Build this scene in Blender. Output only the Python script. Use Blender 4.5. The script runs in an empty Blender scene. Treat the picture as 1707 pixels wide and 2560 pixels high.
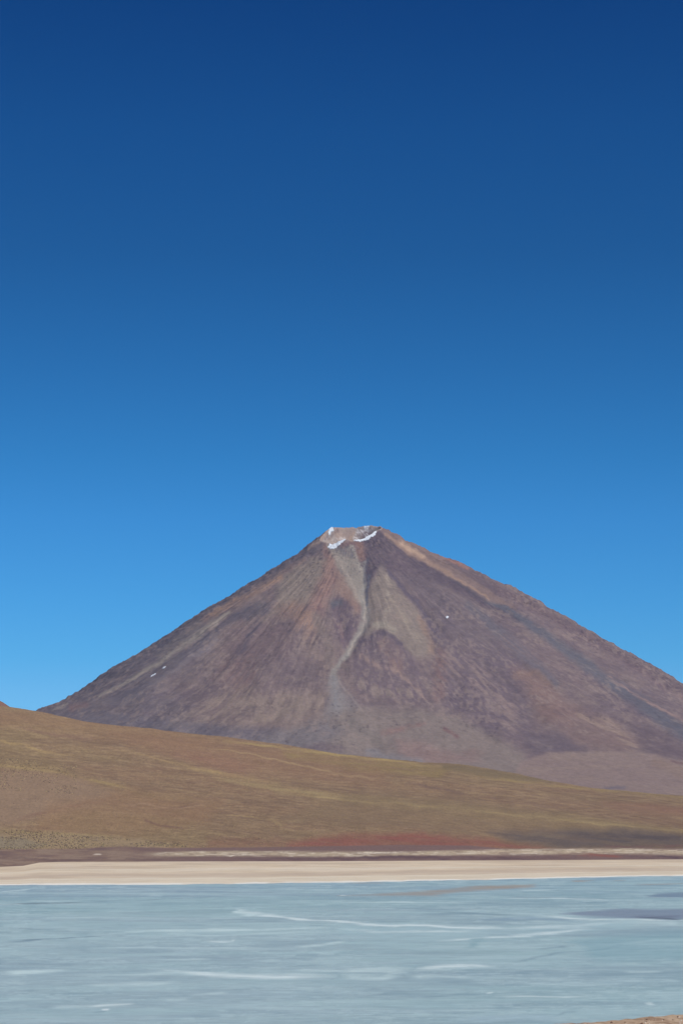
import bpy, math
import numpy as np

# ------------------------------------------------------------------ camera
# survey frame: photo units of 1707 x 2560, focal length in the same units
W0, H0, F = 1707.0, 2560.0, 5725.0
VH = 2090.0                       # eye-level line
CAMZ = 60.0
PITCH = math.atan((VH - H0 / 2) / F)
scene = bpy.context.scene
cam_d = bpy.data.cameras.new("camera")
cam = bpy.data.objects.new("camera", cam_d)
scene.collection.objects.link(cam)
cam.location = (0, 0, CAMZ)
cam.rotation_euler = (math.pi / 2 + PITCH, 0, 0)
cam_d.sensor_fit = 'VERTICAL'
cam_d.sensor_height = 36.0
cam_d.lens = 36.0 * F / H0
cam_d.clip_start = 0.5
cam_d.clip_end = 200000.0
scene.camera = cam

# ------------------------------------------------------------------ sky
SUN_EL, SUN_AZ = math.radians(50), math.radians(134)   # azimuth: clockwise from the view direction (+Y)
world = bpy.data.worlds.new("World")
scene.world = world
world.use_nodes = True
nt = world.node_tree
for n in list(nt.nodes):
    nt.nodes.remove(n)
sky = nt.nodes.new('ShaderNodeTexSky')
sky.sky_type = 'NISHITA'
sky.sun_disc = False
sky.sun_elevation = SUN_EL
sky.sun_rotation = SUN_AZ
sky.altitude = 4300
sky.air_density = 1.0
sky.dust_density = 0.2
sky.ozone_density = 1.6
tc = nt.nodes.new('ShaderNodeTexCoord')
sep = nt.nodes.new('ShaderNodeSeparateXYZ')
nt.links.new(tc.outputs['Generated'], sep.inputs[0])
ramp = nt.nodes.new('ShaderNodeValToRGB')          # thin high-altitude air seen through a polariser: deepens fast with height
nt.links.new(sep.outputs['Z'], ramp.inputs[0])
SKY_STOPS = [(0.00, (1.0, 1.0, 1.0)), (1.0, (1.0, 1.0, 1.0))]
SKY_STOPS = [(0.0, (0.2214, 0.412, 0.5428)), (0.0603, (0.1977, 0.4237, 0.5678)), (0.0759, (0.1473, 0.4135, 0.5602)), (0.102, (0.1223, 0.396, 0.5624)), (0.1366, (0.1008, 0.3686, 0.5539)), (0.1643, (0.0784, 0.334, 0.5069)), (0.2011, (0.0624, 0.2866, 0.4566)), (0.2492, (0.0454, 0.2308, 0.395)), (0.3008, (0.033, 0.2039, 0.3847)), (0.3528, (0.0182, 0.1564, 0.3404)), (0.6, (0.0246, 0.1564, 0.3388)), (1.0, (0.0246, 0.1564, 0.3388))]
cr = ramp.color_ramp
cr.interpolation = 'LINEAR'
while len(cr.elements) > 1:
    cr.elements.remove(cr.elements[-1])
cr.elements[0].position = SKY_STOPS[0][0]
cr.elements[0].color = (*SKY_STOPS[0][1], 1)
for p, c in SKY_STOPS[1:]:
    e = cr.elements.new(p)
    e.color = (*c, 1)
mul = nt.nodes.new('ShaderNodeMix')
mul.data_type = 'RGBA'
mul.blend_type = 'MULTIPLY'
mul.inputs['Factor'].default_value = 1.0
nt.links.new(sky.outputs[0], mul.inputs[6])
nt.links.new(ramp.outputs[0], mul.inputs[7])
bg = nt.nodes.new('ShaderNodeBackground')
bg.inputs['Strength'].default_value = 0.10
out = nt.nodes.new('ShaderNodeOutputWorld')
dbl = nt.nodes.new('ShaderNodeVectorMath')
dbl.operation = 'SCALE'
dbl.inputs['Scale'].default_value = 2.0
nt.links.new(mul.outputs[2], dbl.inputs[0])
nt.links.new(dbl.outputs[0], bg.inputs[0])
nt.links.new(bg.outputs[0], out.inputs[0])

sun_d = bpy.data.lights.new("sun", 'SUN')
sun_d.energy = 3.6
sun_d.angle = math.radians(0.5)
sun_d.color = (1.0, 0.965, 0.91)
sun = bpy.data.objects.new("sun", sun_d)
scene.collection.objects.link(sun)
sun.location = (500, -500, 900)
sun.rotation_euler = (math.pi / 2 - SUN_EL, 0, math.pi - SUN_AZ)

scene.view_settings.view_transform = 'Standard'
scene.view_settings.look = 'None'
scene.view_settings.exposure = 0.0
scene.view_settings.gamma = 1.0

# ------------------------------------------------------------------ helpers
CT, ST = math.cos(PITCH), math.sin(PITCH)

def ray(u, v):
    """direction (per unit of Y) of the survey sight line u, v"""
    xc = np.asarray(u, float) - W0 / 2
    yc = H0 / 2 - np.asarray(v, float)
    dy = F * CT - yc * ST
    dz = F * ST + yc * CT
    return xc / dy, dz / dy

def at(u, v, Y):
    a, b = ray(u, v)
    return a * Y, b * Y + CAMZ

def project(X, Y, Z):
    dz = Z - CAMZ
    d = Y * CT + dz * ST
    d = np.where(d < 1, 1, d)
    up = -Y * ST + dz * CT
    return W0 / 2 + F * X / d, H0 / 2 - F * up / d

def _hash(ix, iy, seed):
    h = (ix.astype(np.int64) * 374761393 + iy.astype(np.int64) * 668265263 + seed * 974711) & 0xffffffff
    h = ((h ^ (h >> 13)) * 1274126177) & 0xffffffff
    h = (h ^ (h >> 16)) & 0xffffffff
    h = (h * 2246822519) & 0xffffffff
    return ((h ^ (h >> 15)) & 0xffffff) / float(0xffffff)

def vnoise(x, y, seed=0):
    x, y = np.broadcast_arrays(np.asarray(x, float), np.asarray(y, float))
    ix, iy = np.floor(x), np.floor(y)
    fx, fy = x - ix, y - iy
    fx = fx * fx * fx * (fx * (fx * 6 - 15) + 10)
    fy = fy * fy * fy * (fy * (fy * 6 - 15) + 10)
    a, b = _hash(ix, iy, seed), _hash(ix + 1, iy, seed)
    c, d = _hash(ix, iy + 1, seed), _hash(ix + 1, iy + 1, seed)
    return (a + (b - a) * fx) * (1 - fy) + (c + (d - c) * fx) * fy

def fbm(x, y, seed=0, octv=4, gain=0.5):
    s = 0.0; a = 1.0; t = 0.0
    for k in range(octv):
        s = s + a * vnoise(x * 2.03 ** k + 17.3 * k, y * 2.03 ** k - 9.1 * k, seed + k)
        t += a; a *= gain
    return s / t            # 0..1

def sstep(a, b, x):
    t = np.clip((x - a) / (b - a), 0, 1)
    return t * t * (3 - 2 * t)

def lin(c):
    c = np.asarray(c, float) / 255.0
    return np.where(c <= 0.04045, c / 12.92, ((c + 0.055) / 1.055) ** 2.4)

ILL = np.array([0.98, 1.0, 1.06])     # daylight a sunlit surface receives here; turns seen tones into true albedo

def albedo(c, k=1.0):
    return lin(c) / (ILL * k)

class Paint:
    """ground colours (rock, scree, grass kinds) laid down as geological patches, plus a painted shadow"""
    def __init__(self, u, v, base, k=1.0, seed=0, warp=6.0, wfreq=22.0, streak=None):
        self.u, self.v, self.k = u, v, k
        self.wu = u + (fbm(u / wfreq, v / wfreq, seed + 50, 4) - 0.5) * 2 * warp
        self.wv = v + (fbm(u / wfreq, v / wfreq, seed + 60, 4) - 0.5) * 2 * warp
        self.c = np.array(base, float) if np.ndim(base) > 1 else np.tile(albedo(base, k), (len(u), 1))
        self.streak = streak; self.gain = 1.0; self.ref = np.array((120., 105., 104.)); self.s0 = 0.2; self.taper = 0.0; self.minrough = 0.0
    def mix(self, m, col):
        if np.ndim(col) == 1 and len(col) == 3:
            col = albedo(col, self.k)
        self.c += (col - self.c) * m[:, None]
    def _mod(self, m, rough):
        if rough and self.streak is not None:
            m = m * (1 - rough + rough * sstep(0.35, 0.62, self.streak[self._s]) * 1.25)
        return np.clip(m, 0, 1)
    def _sel(self, pts, pad):
        p = np.array(pts, float)[:, :2]
        lo, hi = p.min(0) - pad, p.max(0) + pad
        return np.nonzero((self.u > lo[0]) & (self.u < hi[0]) & (self.v > lo[1]) & (self.v < hi[1]))[0]
    def stroke(self, pts, w, col, op=1.0, rough=0.0, sy=1.0):
        p = np.array(pts, float)
        ws = np.full(len(p), float(w)) if np.ndim(w) == 0 else np.array(w, float)
        s = self._s = self._sel(pts, ws.max() * 1.6 + 12)
        if len(s) == 0: return
        x, y = self.wu[s], self.wv[s]
        best = np.full(len(s), 1e9); along = np.zeros(len(s)); acc = 0.0
        sg = np.hypot(*(p[1:] - p[:-1]).T)
        for i in range(len(p) - 1):
            a, b = p[i], p[i + 1]
            d = (b - a) * (1, sy)
            t = np.clip(((x - a[0]) * d[0] + (y - a[1]) * sy * d[1]) / max(1e-6, d @ d), 0, 1)
            dd = np.hypot(x - a[0] - t * d[0], (y - a[1]) * sy - t * d[1]) / (ws[i] + (ws[i + 1] - ws[i]) * t)
            mm = dd < best; best = np.where(mm, dd, best); along = np.where(mm, (acc + t * sg[i]) / sg.sum(), along)
            acc += sg[i]
        m = (1 - sstep(self.s0, 1.45, best)) * op
        if self.taper: m = m * (.25 + .75 * sstep(0, self.taper, along) * sstep(0, self.taper, 1 - along))
        self._apply(s, self._mod(m, max(rough, self.minrough)), col)
    def _apply(self, s, m, col):
        col = np.array(col, float)
        if self.gain != 1: col = self.ref + (col - self.ref) * self.gain
        col = albedo(col, self.k)
        self.c[s] += (col - self.c[s]) * m[:, None]
    def sd(self, pts, s, sy=1.0):
        p = np.array(pts, float)
        x, y = self.wu[s], self.wv[s]
        inside = np.zeros(len(s), bool)
        best = np.full(len(s), 1e9)
        n = len(p)
        for i in range(n):
            a, b = p[i], p[(i + 1) % n]
            d = (b - a) * (1, sy)
            t = np.clip(((x - a[0]) * d[0] + (y - a[1]) * sy * d[1]) / max(1e-6, d @ d), 0, 1)
            best = np.minimum(best, np.hypot(x - a[0] - t * d[0], (y - a[1]) * sy - t * d[1]))
            c = ((a[1] > y) != (b[1] > y)) & (x < (b[0] - a[0]) * (y - a[1]) / (b[1] - a[1] + 1e-12) + a[0])
            inside ^= c
        return np.where(inside, best, -best)
    def blob(self, pts, col, feather=10.0, op=1.0, rough=0.0, sy=1.0):
        s = self._s = self._sel(pts, feather + 14)
        if len(s) == 0: return
        m = sstep(-feather, feather, self.sd(pts, s, sy)) * op
        self._apply(s, self._mod(m, rough), col)

def grid_mesh(name, P, col=None, mat=None, wrap=False, smooth=True):
    """P: (rows, cols, 3)"""
    R, Cn = P.shape[:2]
    me = bpy.data.meshes.new(name)
    me.vertices.add(R * Cn)
    me.vertices.foreach_set('co', P.reshape(-1).astype(np.float32))
    nc = Cn if wrap else Cn - 1
    r = np.arange(R - 1)[:, None]; c = np.arange(nc)[None, :]
    c2 = (c + 1) % Cn
    q = np.stack([r * Cn + c, r * Cn + c2, (r + 1) * Cn + c2, (r + 1) * Cn + c], -1).reshape(-1, 4)
    finish_mesh(me, q, smooth)
    if col is not None:
        colour(me, col)
    ob = bpy.data.objects.new(name, me)
    scene.collection.objects.link(ob)
    if mat: me.materials.append(mat)
    return ob

def finish_mesh(me, q, smooth):
    n = len(q)
    me.loops.add(n * 4); me.polygons.add(n)
    me.loops.foreach_set('vertex_index', q.reshape(-1).astype(np.int32))
    me.polygons.foreach_set('loop_start', (np.arange(n) * 4).astype(np.int32))
    me.polygons.foreach_set('use_smooth', np.full(n, smooth))
    me.update(calc_edges=True)
    me.validate()

def colour(me, col):
    a = me.color_attributes.new('mineral', 'FLOAT_COLOR', 'POINT')
    f = np.ones((len(me.vertices), 4), np.float32)
    f[:, :3] = np.clip(col, 0.004, 0.95)
    a.data.foreach_set('color', f.reshape(-1))

def ground_mat(name, grains, rough=0.95, bumps=(), spec=0.2):
    """colour attribute varied by procedural grain; grains: (scale xyz, amount)"""
    m = bpy.data.materials.new(name)
    m.use_nodes = True
    t = m.node_tree
    b = t.nodes['Principled BSDF']
    b.inputs['Roughness'].default_value = rough
    b.inputs['Specular IOR Level'].default_value = spec
    at_ = t.nodes.new('ShaderNodeAttribute'); at_.attribute_name = 'mineral'
    co = t.nodes.new('ShaderNodeTexCoord')
    last = at_.outputs['Color']
    for i, (sc, amt, det) in enumerate(grains):
        mp = t.nodes.new('ShaderNodeMapping'); mp.inputs['Scale'].default_value = sc
        t.links.new(co.outputs['Object'], mp.inputs[0])
        nz = t.nodes.new('ShaderNodeTexNoise'); nz.inputs['Scale'].default_value = 1.0
        nz.inputs['Detail'].default_value = det; nz.inputs['Roughness'].default_value = 0.62
        t.links.new(mp.outputs[0], nz.inputs[0])
        mr = t.nodes.new('ShaderNodeMapRange')
        mr.inputs['From Min'].default_value = 0.25; mr.inputs['From Max'].default_value = 0.75
        mr.inputs['To Min'].default_value = 1 - amt; mr.inputs['To Max'].default_value = 1 + amt
        t.links.new(nz.outputs['Fac'], mr.inputs[0])
        vm = t.nodes.new('ShaderNodeVectorMath'); vm.operation = 'SCALE'
        t.links.new(last, vm.inputs[0]); t.links.new(mr.outputs[0], vm.inputs['Scale'])
        last = vm.outputs[0]
    t.links.new(last, b.inputs['Base Color'])
    nrm = None
    for sc, dist, det in bumps:
        mp = t.nodes.new('ShaderNodeMapping'); mp.inputs['Scale'].default_value = sc
        t.links.new(co.outputs['Object'], mp.inputs[0])
        nz = t.nodes.new('ShaderNodeTexNoise'); nz.inputs['Scale'].default_value = 1.0
        nz.inputs['Detail'].default_value = det; nz.inputs['Roughness'].default_value = 0.6
        t.links.new(mp.outputs[0], nz.inputs[0])
        bp = t.nodes.new('ShaderNodeBump'); bp.inputs['Strength'].default_value = 1.0
        bp.inputs['Distance'].default_value = dist
        t.links.new(nz.outputs['Fac'], bp.inputs['Height'])
        if nrm: t.links.new(nrm, bp.inputs['Normal'])
        nrm = bp.outputs[0]
    if nrm: t.links.new(nrm, b.inputs['Normal'])
    return m

def plain_mat(name, col, rough=0.9, var=0.25, scale=0.4):
    m = bpy.data.materials.new(name); m.use_nodes = True
    t = m.node_tree; b = t.nodes['Principled BSDF']
    b.inputs['Roughness'].default_value = rough
    b.inputs['Specular IOR Level'].default_value = 0.2
    co = t.nodes.new('ShaderNodeTexCoord')
    nz = t.nodes.new('ShaderNodeTexNoise'); nz.inputs['Scale'].default_value = scale; nz.inputs['Detail'].default_value = 5
    t.links.new(co.outputs['Object'], nz.inputs[0])
    rp = t.nodes.new('ShaderNodeValToRGB')
    rp.color_ramp.elements[0].position = 0.3; rp.color_ramp.elements[1].position = 0.7
    rp.color_ramp.elements[0].color = (*[x * (1 - var) for x in col], 1)
    rp.color_ramp.elements[1].color = (*[min(1, x * (1 + var)) for x in col], 1)
    t.links.new(nz.outputs['Fac'], rp.inputs[0]); t.links.new(rp.outputs[0], b.inputs['Base Color'])
    return m

def structure(o):
    o['kind'] = 'structure'
    return o

# ------------------------------------------------------------------ the volcano
AX, AY = (880.0 - W0 / 2) / F * 11500, 11500.0      # axis
def sil(pts, sign):
    r, z = [], []
    for u, v in pts:
        X, Z = at(u, v, AY)
        r.append(sign * (X - AX)); z.append(Z)
    return r, z
LEFT = [(792.5,1348.6),(767,1364.5),(748,1379),(700,1409),(647,1442),(603,1467),(571,1489),(531,1511.6),(491,1536),(460,1558.5),
        (406,1592),(379,1614),(335,1641),(295,1661),(252,1688),(234,1706),(214,1719),(178.6,1743),(129.5,1768),(100,1779)]
RIGHT = [(971,1321.5),(996.6,1334),(1019,1347.6),(1047.6,1361),(1082.7,1375.7),(1111,1390),(1143,1400),(1162,1407.7),(1212,1435),
         (1255,1456),(1293.6,1476.7),(1340,1500),(1378.7,1522),(1421,1545),(1456,1566.5),(1502.6,1595.5),(1545,1618.7),(1576,1634),
         (1615,1655.5),(1646,1673),(1673,1691),(1692,1704),(1707,1710)]
rl, zl = sil(LEFT, -1); rr, zr = sil(RIGHT, 1)
rl = [0, 100] + rl + [2000, 2500, 3000, 3500, 4200, 7000]
zl = [1625, 1590] + zl + [480, 300, 190, 100, -50, -120]
rr = [0, 100] + rr + [2100, 2600, 3000, 3500, 4200, 7000]
zr = [1660, 1625] + zr + [590, 370, 250, 110, -50, -120]
rf = [0, 200, 500, 900, 1300, 1700, 1950, 2200, 2500, 2800, 3100, 3500, 4200, 7000]
zf = [1640, 1478, 1262, 1010, 785, 590, 490, 405, 315, 238, 165, 90, -50, -120]
RIM = [(-160,-120,1352),(-100,-170,1366),(-40,-170,1351),(20,-160,1351),(60,-140,1347),(130,-90,1324),(145,20,1317),(100,80,1312.5),(50,105,1316),(22,110,1319),
       (-12,110,1318),(-80,60,1317.5),(-100,0,1317.5)]
ra, rR, rZ = [], [], []
for x, y, v in RIM:
    ra.append(math.degrees(math.atan2(x, -y))); rR.append(math.hypot(x, y)); rZ.append(at(0, v, AY + y)[1])
o_ = np.argsort(ra); ra = np.array(ra)[o_]; rR = np.array(rR)[o_]; rZ = np.array(rZ)[o_]
ra = np.concatenate([ra - 360, ra, ra + 360]); rR = np.tile(rR, 3); rZ = np.tile(rZ, 3)

phi = np.concatenate([np.arange(-180, -108, 4), np.arange(-108, 108.01, 0.155), np.arange(112, 180, 4)])
rad = np.concatenate([np.arange(0.5, 220, 3.0), np.arange(220, 2500, 6.5), np.arange(2500, 3600, 14), np.arange(3600, 7000, 120)])
PH, RD = np.meshgrid(phi, rad)
sh = PH.shape
ph, rd = PH.ravel(), RD.ravel()
a_ = np.radians(ph)
# domain: cos weight to the front, sides
wf = np.clip(np.cos(a_), 0, 1) ** 1.3
side = np.where(a_ > 0, np.interp(rd, rr, zr), np.interp(rd, rl, zl))
back = 0.5 * (np.interp(rd, rr, zr) + np.interp(rd, rl, zl))
wb = np.clip(-np.cos(a_), 0, 1)
H = side * (1 - wf - wb) + np.interp(rd, rf, zf) * wf + back * wb
R_ = np.interp(ph, ra, rR); Z_ = np.interp(ph, ra, rZ)
prof_R = np.interp(R_, rl, zl) * 0
# value of the outer profile at the rim, to hang the flank from the rim
def prof(r, aa):
    w1 = np.clip(np.cos(aa), 0, 1) ** 1.3; w2 = np.clip(-np.cos(aa), 0, 1)
    s_ = np.where(aa > 0, np.interp(r, rr, zr), np.interp(r, rl, zl))
    return s_ * (1 - w1 - w2) + np.interp(r, rf, zf) * w1 + 0.5 * (np.interp(r, rr, zr) + np.interp(r, rl, zl)) * w2
dz_rim = Z_ - prof(R_, a_)
outer = H + dz_rim * np.exp(-(np.maximum(rd - R_, 0)) / 90.0)
t_ = np.clip(rd / R_, 0, 1)
inner = Z_ - 95 * (1 - t_ ** 1.6) * 1.0
bowl = inner * t_ ** 0.8 + (rZ.min() - 60) * (1 - t_ ** 0.8)
H = np.where(rd < R_, bowl, outer)

X = AX + rd * np.sin(a_); Y = AY - rd * np.cos(a_)
u0, v0 = project(X, Y, H)

def dpoly(pts):
    p = np.array(pts, float); best = np.full(len(u0), 1e9); tt = np.zeros(len(u0)); L = 0
    seg = np.hypot(*(p[1:] - p[:-1]).T); tot = seg.sum()
    for i in range(len(p) - 1):
        d = p[i + 1] - p[i]
        t = np.clip(((u0 - p[i][0]) * d[0] + (v0 - p[i][1]) * d[1]) / (d @ d), 0, 1)
        dd = np.hypot(u0 - p[i][0] - t * d[0], v0 - p[i][1] - t * d[1])
        m = dd < best; best = np.where(m, dd, best); tt = np.where(m, (L + t * seg[i]) / tot, tt); L += seg[i]
    return best, tt
GULLY = [(912,1405),(910,1455),(906,1490),(912,1520),(915,1545),(900,1577),(888,1602),(866,1637),(845,1662),(833,1684),(830,1712)]
front = sstep(-0.1, 0.25, np.cos(a_))
outside = sstep(0, 60, rd - R_)
D = np.zeros(len(u0))
def relief(pts, w, amp):
    d, t = dpoly(pts)
    return amp * np.exp(-(d / w) ** 2) * front * sstep(0, .12, t + .06) * sstep(0, .2, 1 - t)
D -= relief(GULLY, 14, 13)
D += relief([(950,1413),(965,1470),(975,1540),(960,1575),(965,1650),(960,1720)], 46, 15)
D += relief([(830,1372),(815,1440),(775,1510),(720,1580),(650,1680),(600,1760)], 44, 17)
D -= relief([(968,1425),(1003,1465),(1043,1508),(1074,1555),(1090,1600),(1075,1700),(1090,1780)], 26, 12)
D += relief([(1100,1500),(1200,1600),(1290,1700),(1390,1800),(1440,1860)], 40, 18)
D -= relief([(1130,1700),(1150,1800),(1260,1860)], 30, 14)
D -= relief([(835,1500),(850,1550),(868,1620)], 14, 10)
D += relief([(660,1500),(560,1580),(430,1690),(300,1790)], 30, 14)
D -= relief([(700,1470),(600,1560),(470,1680),(380,1770)], 18, 12)
# rib running down and right from the highest point of the rim
arc = (ph - 62) * math.pi / 180 * np.minimum(rd, 1100)
D += 34 * np.exp(-np.abs(arc) / 45) * sstep(150, 330, rd) * (1 - sstep(700, 1400, rd))
# radial rills, lava ribs and blocks
twist = (fbm(X / 700, H / 700, 91, 3) - .5) * 6
pr = ph + twist
rill = fbm(pr / 1.7, rd / 190, 11, 4) - .5
lump = fbm(X / 110, (H + Y * .5) / 110, 16, 5) - .5
rib = fbm(pr / 5.0, rd / 900, 12, 3) - .5
blk = fbm(X / 45, (Y * .6 + H) / 45, 13, 4) - .5
fine = fbm(pr / 0.45, rd / 120, 14, 3) - .5
grow = sstep(100, 900, rd)
low = 1 - sstep(2000, 2700, rd)
D += (rill * 6 * grow + rib * 26 * grow + fine * 1.5 * grow + lump * 13) * outside * low
sdl = sstep(0.80, 1.0, np.abs(np.sin(a_)))      # rocky outer flanks
rock = np.clip(sdl + (1 - sstep(150, 500, rd)) * .6, 0, 1)
D += blk * (5 + 18 * rock) * outside * low
D += (fbm(X / 14, H / 14, 15, 3) - .5) * 9 * np.clip(rock + .15, 0, 1) * low
D -= (7 + 9 * sstep(900, 1500, rd) * (ph < 0)) * sdl * outside * low
D *= sstep(0, 40, rd)
H1 = H + D
u1, v1 = project(X, Y, H1)
print('crater row', float(v1.min()))

stk = fbm(pr / 0.7, rd / 85, 21, 4)
lng = fbm(pr / 0.9, rd / 330, 26, 4)
mot = fbm(X / 55, (H + Y * .5) / 55, 27, 5, .6)
tick = sstep(.42, .6, fbm(X / 210, (Y * .7 + H) / 210, 28, 4))                # fall-line streaks
stk2 = fbm(pr / 0.38, rd / 42, 23, 3)
patch = fbm(X / 260, (Y * .7 + H) / 260, 22, 4)
spk = fbm(X / 11, H / 9, 24, 3)
KM = 1.0
P = Paint(u1, v1, (118, 102, 103), KM, seed=3, warp=6, wfreq=20, streak=stk)
P.blob([(600,1480),(700,1415),(800,1370),(840,1400),(840,1600),(700,1640),(560,1640),(500,1580)], (124,107,104), 40)
P.blob([(60,1790),(300,1660),(480,1550),(560,1600),(420,1720),(500,1800),(700,1840),(60,1840)], (113,104,108), 40)
P.blob([(1300,1520),(1500,1600),(1720,1720),(1720,1860),(1500,1790),(1300,1640)], (115,100,104), 40)
P.mix(sstep(.5, .72, patch) * .3 * (1 - sstep(2300, 2600, rd)), (106, 92, 102))
P.mix(sstep(.52, .72, 1 - patch) * .26 * (1 - sstep(2300, 2600, rd)), (134, 114, 106))
P.mix(sstep(.5, .7, lng) * .13 * outside, (140, 124, 115))
P.mix(sstep(.5, .7, 1 - lng) * .13 * outside, (100, 88, 94))
P.mix(sstep(.48, .7, stk) * .20 * outside * tick, (142, 125, 115))
P.mix(sstep(.48, .7, 1 - stk) * .16 * outside * tick, (98, 86, 93))
P.mix(sstep(.5, .72, mot) * .22 * outside, (140, 124, 115))
P.mix(sstep(.5, .72, 1 - mot) * .22 * outside, (96, 84, 91))
P.gain = 1.2
# left slope
P.blob([(640,1560),(690,1520),(690,1480),(700,1450),(750,1405),(800,1392),(835,1402),(838,1430),(805,1465),(780,1510),(725,1515)], (139,125,113), 12, .8)
P.blob([(690,1510),(760,1500),(740,1545),(690,1545)], (136,112,101), 14, .6)
P.blob([(600,1560),(680,1550),(740,1570),(720,1640),(600,1650),(540,1620)], (119,100,101), 24, .6)
P.stroke([(812,1365),(828,1400),(824,1440),(805,1480),(790,1520)], [10,18,22,24,20], (124,96,93), .75)
P.stroke([(812,1365),(828,1400),(824,1440),(805,1480),(785,1530),(760,1560)], [10,18,22,24,26,26], (150,122,110), .6, rough=1)
P.stroke([(735,1520),(775,1550),(775,1590)], 22, (148,121,104), .6, rough=.8)
P.stroke([(760,1590),(800,1640),(825,1680)], 26, (136,118,110), .5, rough=1)
P.stroke([(790,1540),(815,1600),(830,1660)], 14, (128,113,106), .7)
# scree fans under the crater
P.blob([(818,1364),(850,1372),(882,1366),(900,1395),(911,1450),(912,1500),(905,1522),(885,1500),(850,1450),(838,1410)], (138,129,119), 8, .9)
P.stroke([(850,1372),(868,1378),(880,1388)], 12, (104,98,102), .8, rough=.7)
P.stroke([(812,1352),(845,1360),(890,1358),(905,1362)], 7, (116,92,90), .75)
P.blob([(835,1420),(858,1440),(893,1500),(900,1535),(880,1532),(858,1500),(840,1490)], (137,113,103), 9, .85)
P.stroke([(820,1366),(848,1405),(878,1455),(898,1500)], [3,5,6,6], (153,140,129), .6)
P.stroke([(882,1368),(902,1405),(909,1450),(908,1480)], [4,7,6,5], (152,144,134), .6)
P.blob([(826,1512),(848,1488),(870,1503),(880,1530),(892,1556),(878,1596),(862,1622),(846,1600),(836,1566)], (106,91,98), 8, .9)
P.stroke([(832,1512),(850,1506)], 8, (96,98,104), .6)
P.stroke([(850,1560),(860,1610)], 6, (124,100,100), .5, rough=.6)
# dark face under the highest rim
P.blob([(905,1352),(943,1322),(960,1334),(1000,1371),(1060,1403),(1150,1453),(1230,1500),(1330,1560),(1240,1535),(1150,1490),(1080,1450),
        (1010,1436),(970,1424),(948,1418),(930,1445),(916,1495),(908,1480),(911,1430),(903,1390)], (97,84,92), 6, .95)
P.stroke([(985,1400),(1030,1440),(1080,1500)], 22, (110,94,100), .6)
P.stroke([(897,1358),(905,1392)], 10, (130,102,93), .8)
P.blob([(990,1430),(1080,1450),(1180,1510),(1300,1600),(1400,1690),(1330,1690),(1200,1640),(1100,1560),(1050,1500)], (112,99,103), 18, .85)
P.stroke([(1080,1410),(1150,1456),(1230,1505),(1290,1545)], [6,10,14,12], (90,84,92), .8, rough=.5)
# pale scree cone
P.blob([(950,1412),(976,1440),(1003,1480),(1042,1522),(1068,1562),(1086,1605),(1076,1636),(1045,1648),(1005,1618),(968,1580),(940,1570),
        (906,1598),(922,1550),(915,1500),(930,1450)], (135,122,112), 11, .85)
P.stroke([(966,1440),(970,1480),(968,1530),(960,1560)], 7, (155,142,128), .5, rough=.6)
P.stroke([(972,1500),(1010,1545),(1045,1600)], 10, (153,139,123), .45, rough=.5)
P.stroke([(940,1562),(962,1560),(985,1575)], 10, (153,142,127), .6)
P.stroke([(1050,1545),(1080,1600),(1076,1625)], 12, (142,118,104), .7)
P.stroke([(968,1425),(1003,1465),(1043,1508),(1074,1553),(1090,1598)], [5,7,8,10,12], (98,88,100), .75)  # bluish shadow beside the cone's right edge, painted into the colour
P.stroke([(1110,1530),(1100,1580),(1130,1640)], 30, (110,97,104), .6)
# purple hump
P.blob([(900,1605),(940,1580),(965,1580),(1000,1602),(1032,1645),(1055,1700),(1070,1745),(1030,1755),(960,1748),(900,1735),(878,1700),(880,1655)], (113,98,103), 10, .85)
P.stroke([(895,1608),(945,1580),(975,1588),(1000,1610)], 7, (97,85,95), .7)
P.stroke([(960,1612),(985,1640),(990,1665)], 20, (136,112,102), .6, rough=.6)
P.stroke([(905,1640),(930,1660),(975,1672),(1030,1705),(1062,1745)], 8, (150,128,117), .6, rough=.8)
P.stroke([(890,1700),(940,1730),(1030,1735)], 14, (140,124,114), .6, rough=1)
# the gully
P.stroke(GULLY, [4,6,9,11,12,10,9,9,9,10,10], (141,134,127), .95)
P.stroke([(906,1490),(914,1530),(902,1577),(868,1635)], 3, (160,149,138), .7)
P.stroke([(910,1455),(914,1420),(918,1400)], 6, (92,88,98), .6)
P.stroke([(922,1440),(918,1480),(914,1510)], 4, (104,103,112), .7)
P.stroke([(828,1700),(822,1722),(812,1745),(792,1765)], 4, (154,133,124), .7, rough=.4)
P.blob([(824,1688),(846,1698),(872,1745),(915,1795),(960,1840),(920,1880),(820,1860),(770,1850),(800,1800),(815,1750)], (133,125,122), 18, .8)
P.stroke([(832,1695),(838,1740),(850,1790),(880,1840)], [8,14,20,24], (134,129,128), .6)
P.stroke([(845,1700),(885,1755),(915,1790)], 2.5, (145,133,127), .5)
# rough ground right of the middle
P.blob([(1110,1640),(1180,1610),(1300,1650),(1330,1760),(1320,1850),(1220,1840),(1120,1760)], (110,96,103), 24, .7)
P.stroke([(1130,1660),(1190,1690),(1260,1740),(1270,1800)], 34, (142,123,116), .5, rough=1)
P.stroke([(1100,1640),(1100,1700),(1095,1740)], 18, (132,106,102), .6, rough=.7)
P.blob([(1280,1670),(1345,1685),(1395,1730),(1445,1790),(1425,1812),(1350,1805),(1325,1745)], (130,104,95), 22, .55)
P.blob([(1430,1760),(1530,1800),(1600,1860),(1560,1885),(1440,1860),(1400,1830)], (127,106,100), 20, .6)
P.stroke([(1450,1790),(1520,1810),(1580,1870)], 16, (148,128,114), .5, rough=1)
P.blob([(1300,1830),(1400,1835),(1460,1870),(1440,1884),(1330,1882)], (104,92,98), 10, .65)
P.blob([(1560,1800),(1707,1840),(1720,1905),(1620,1885)], (103,89,95), 16, .6)
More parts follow.
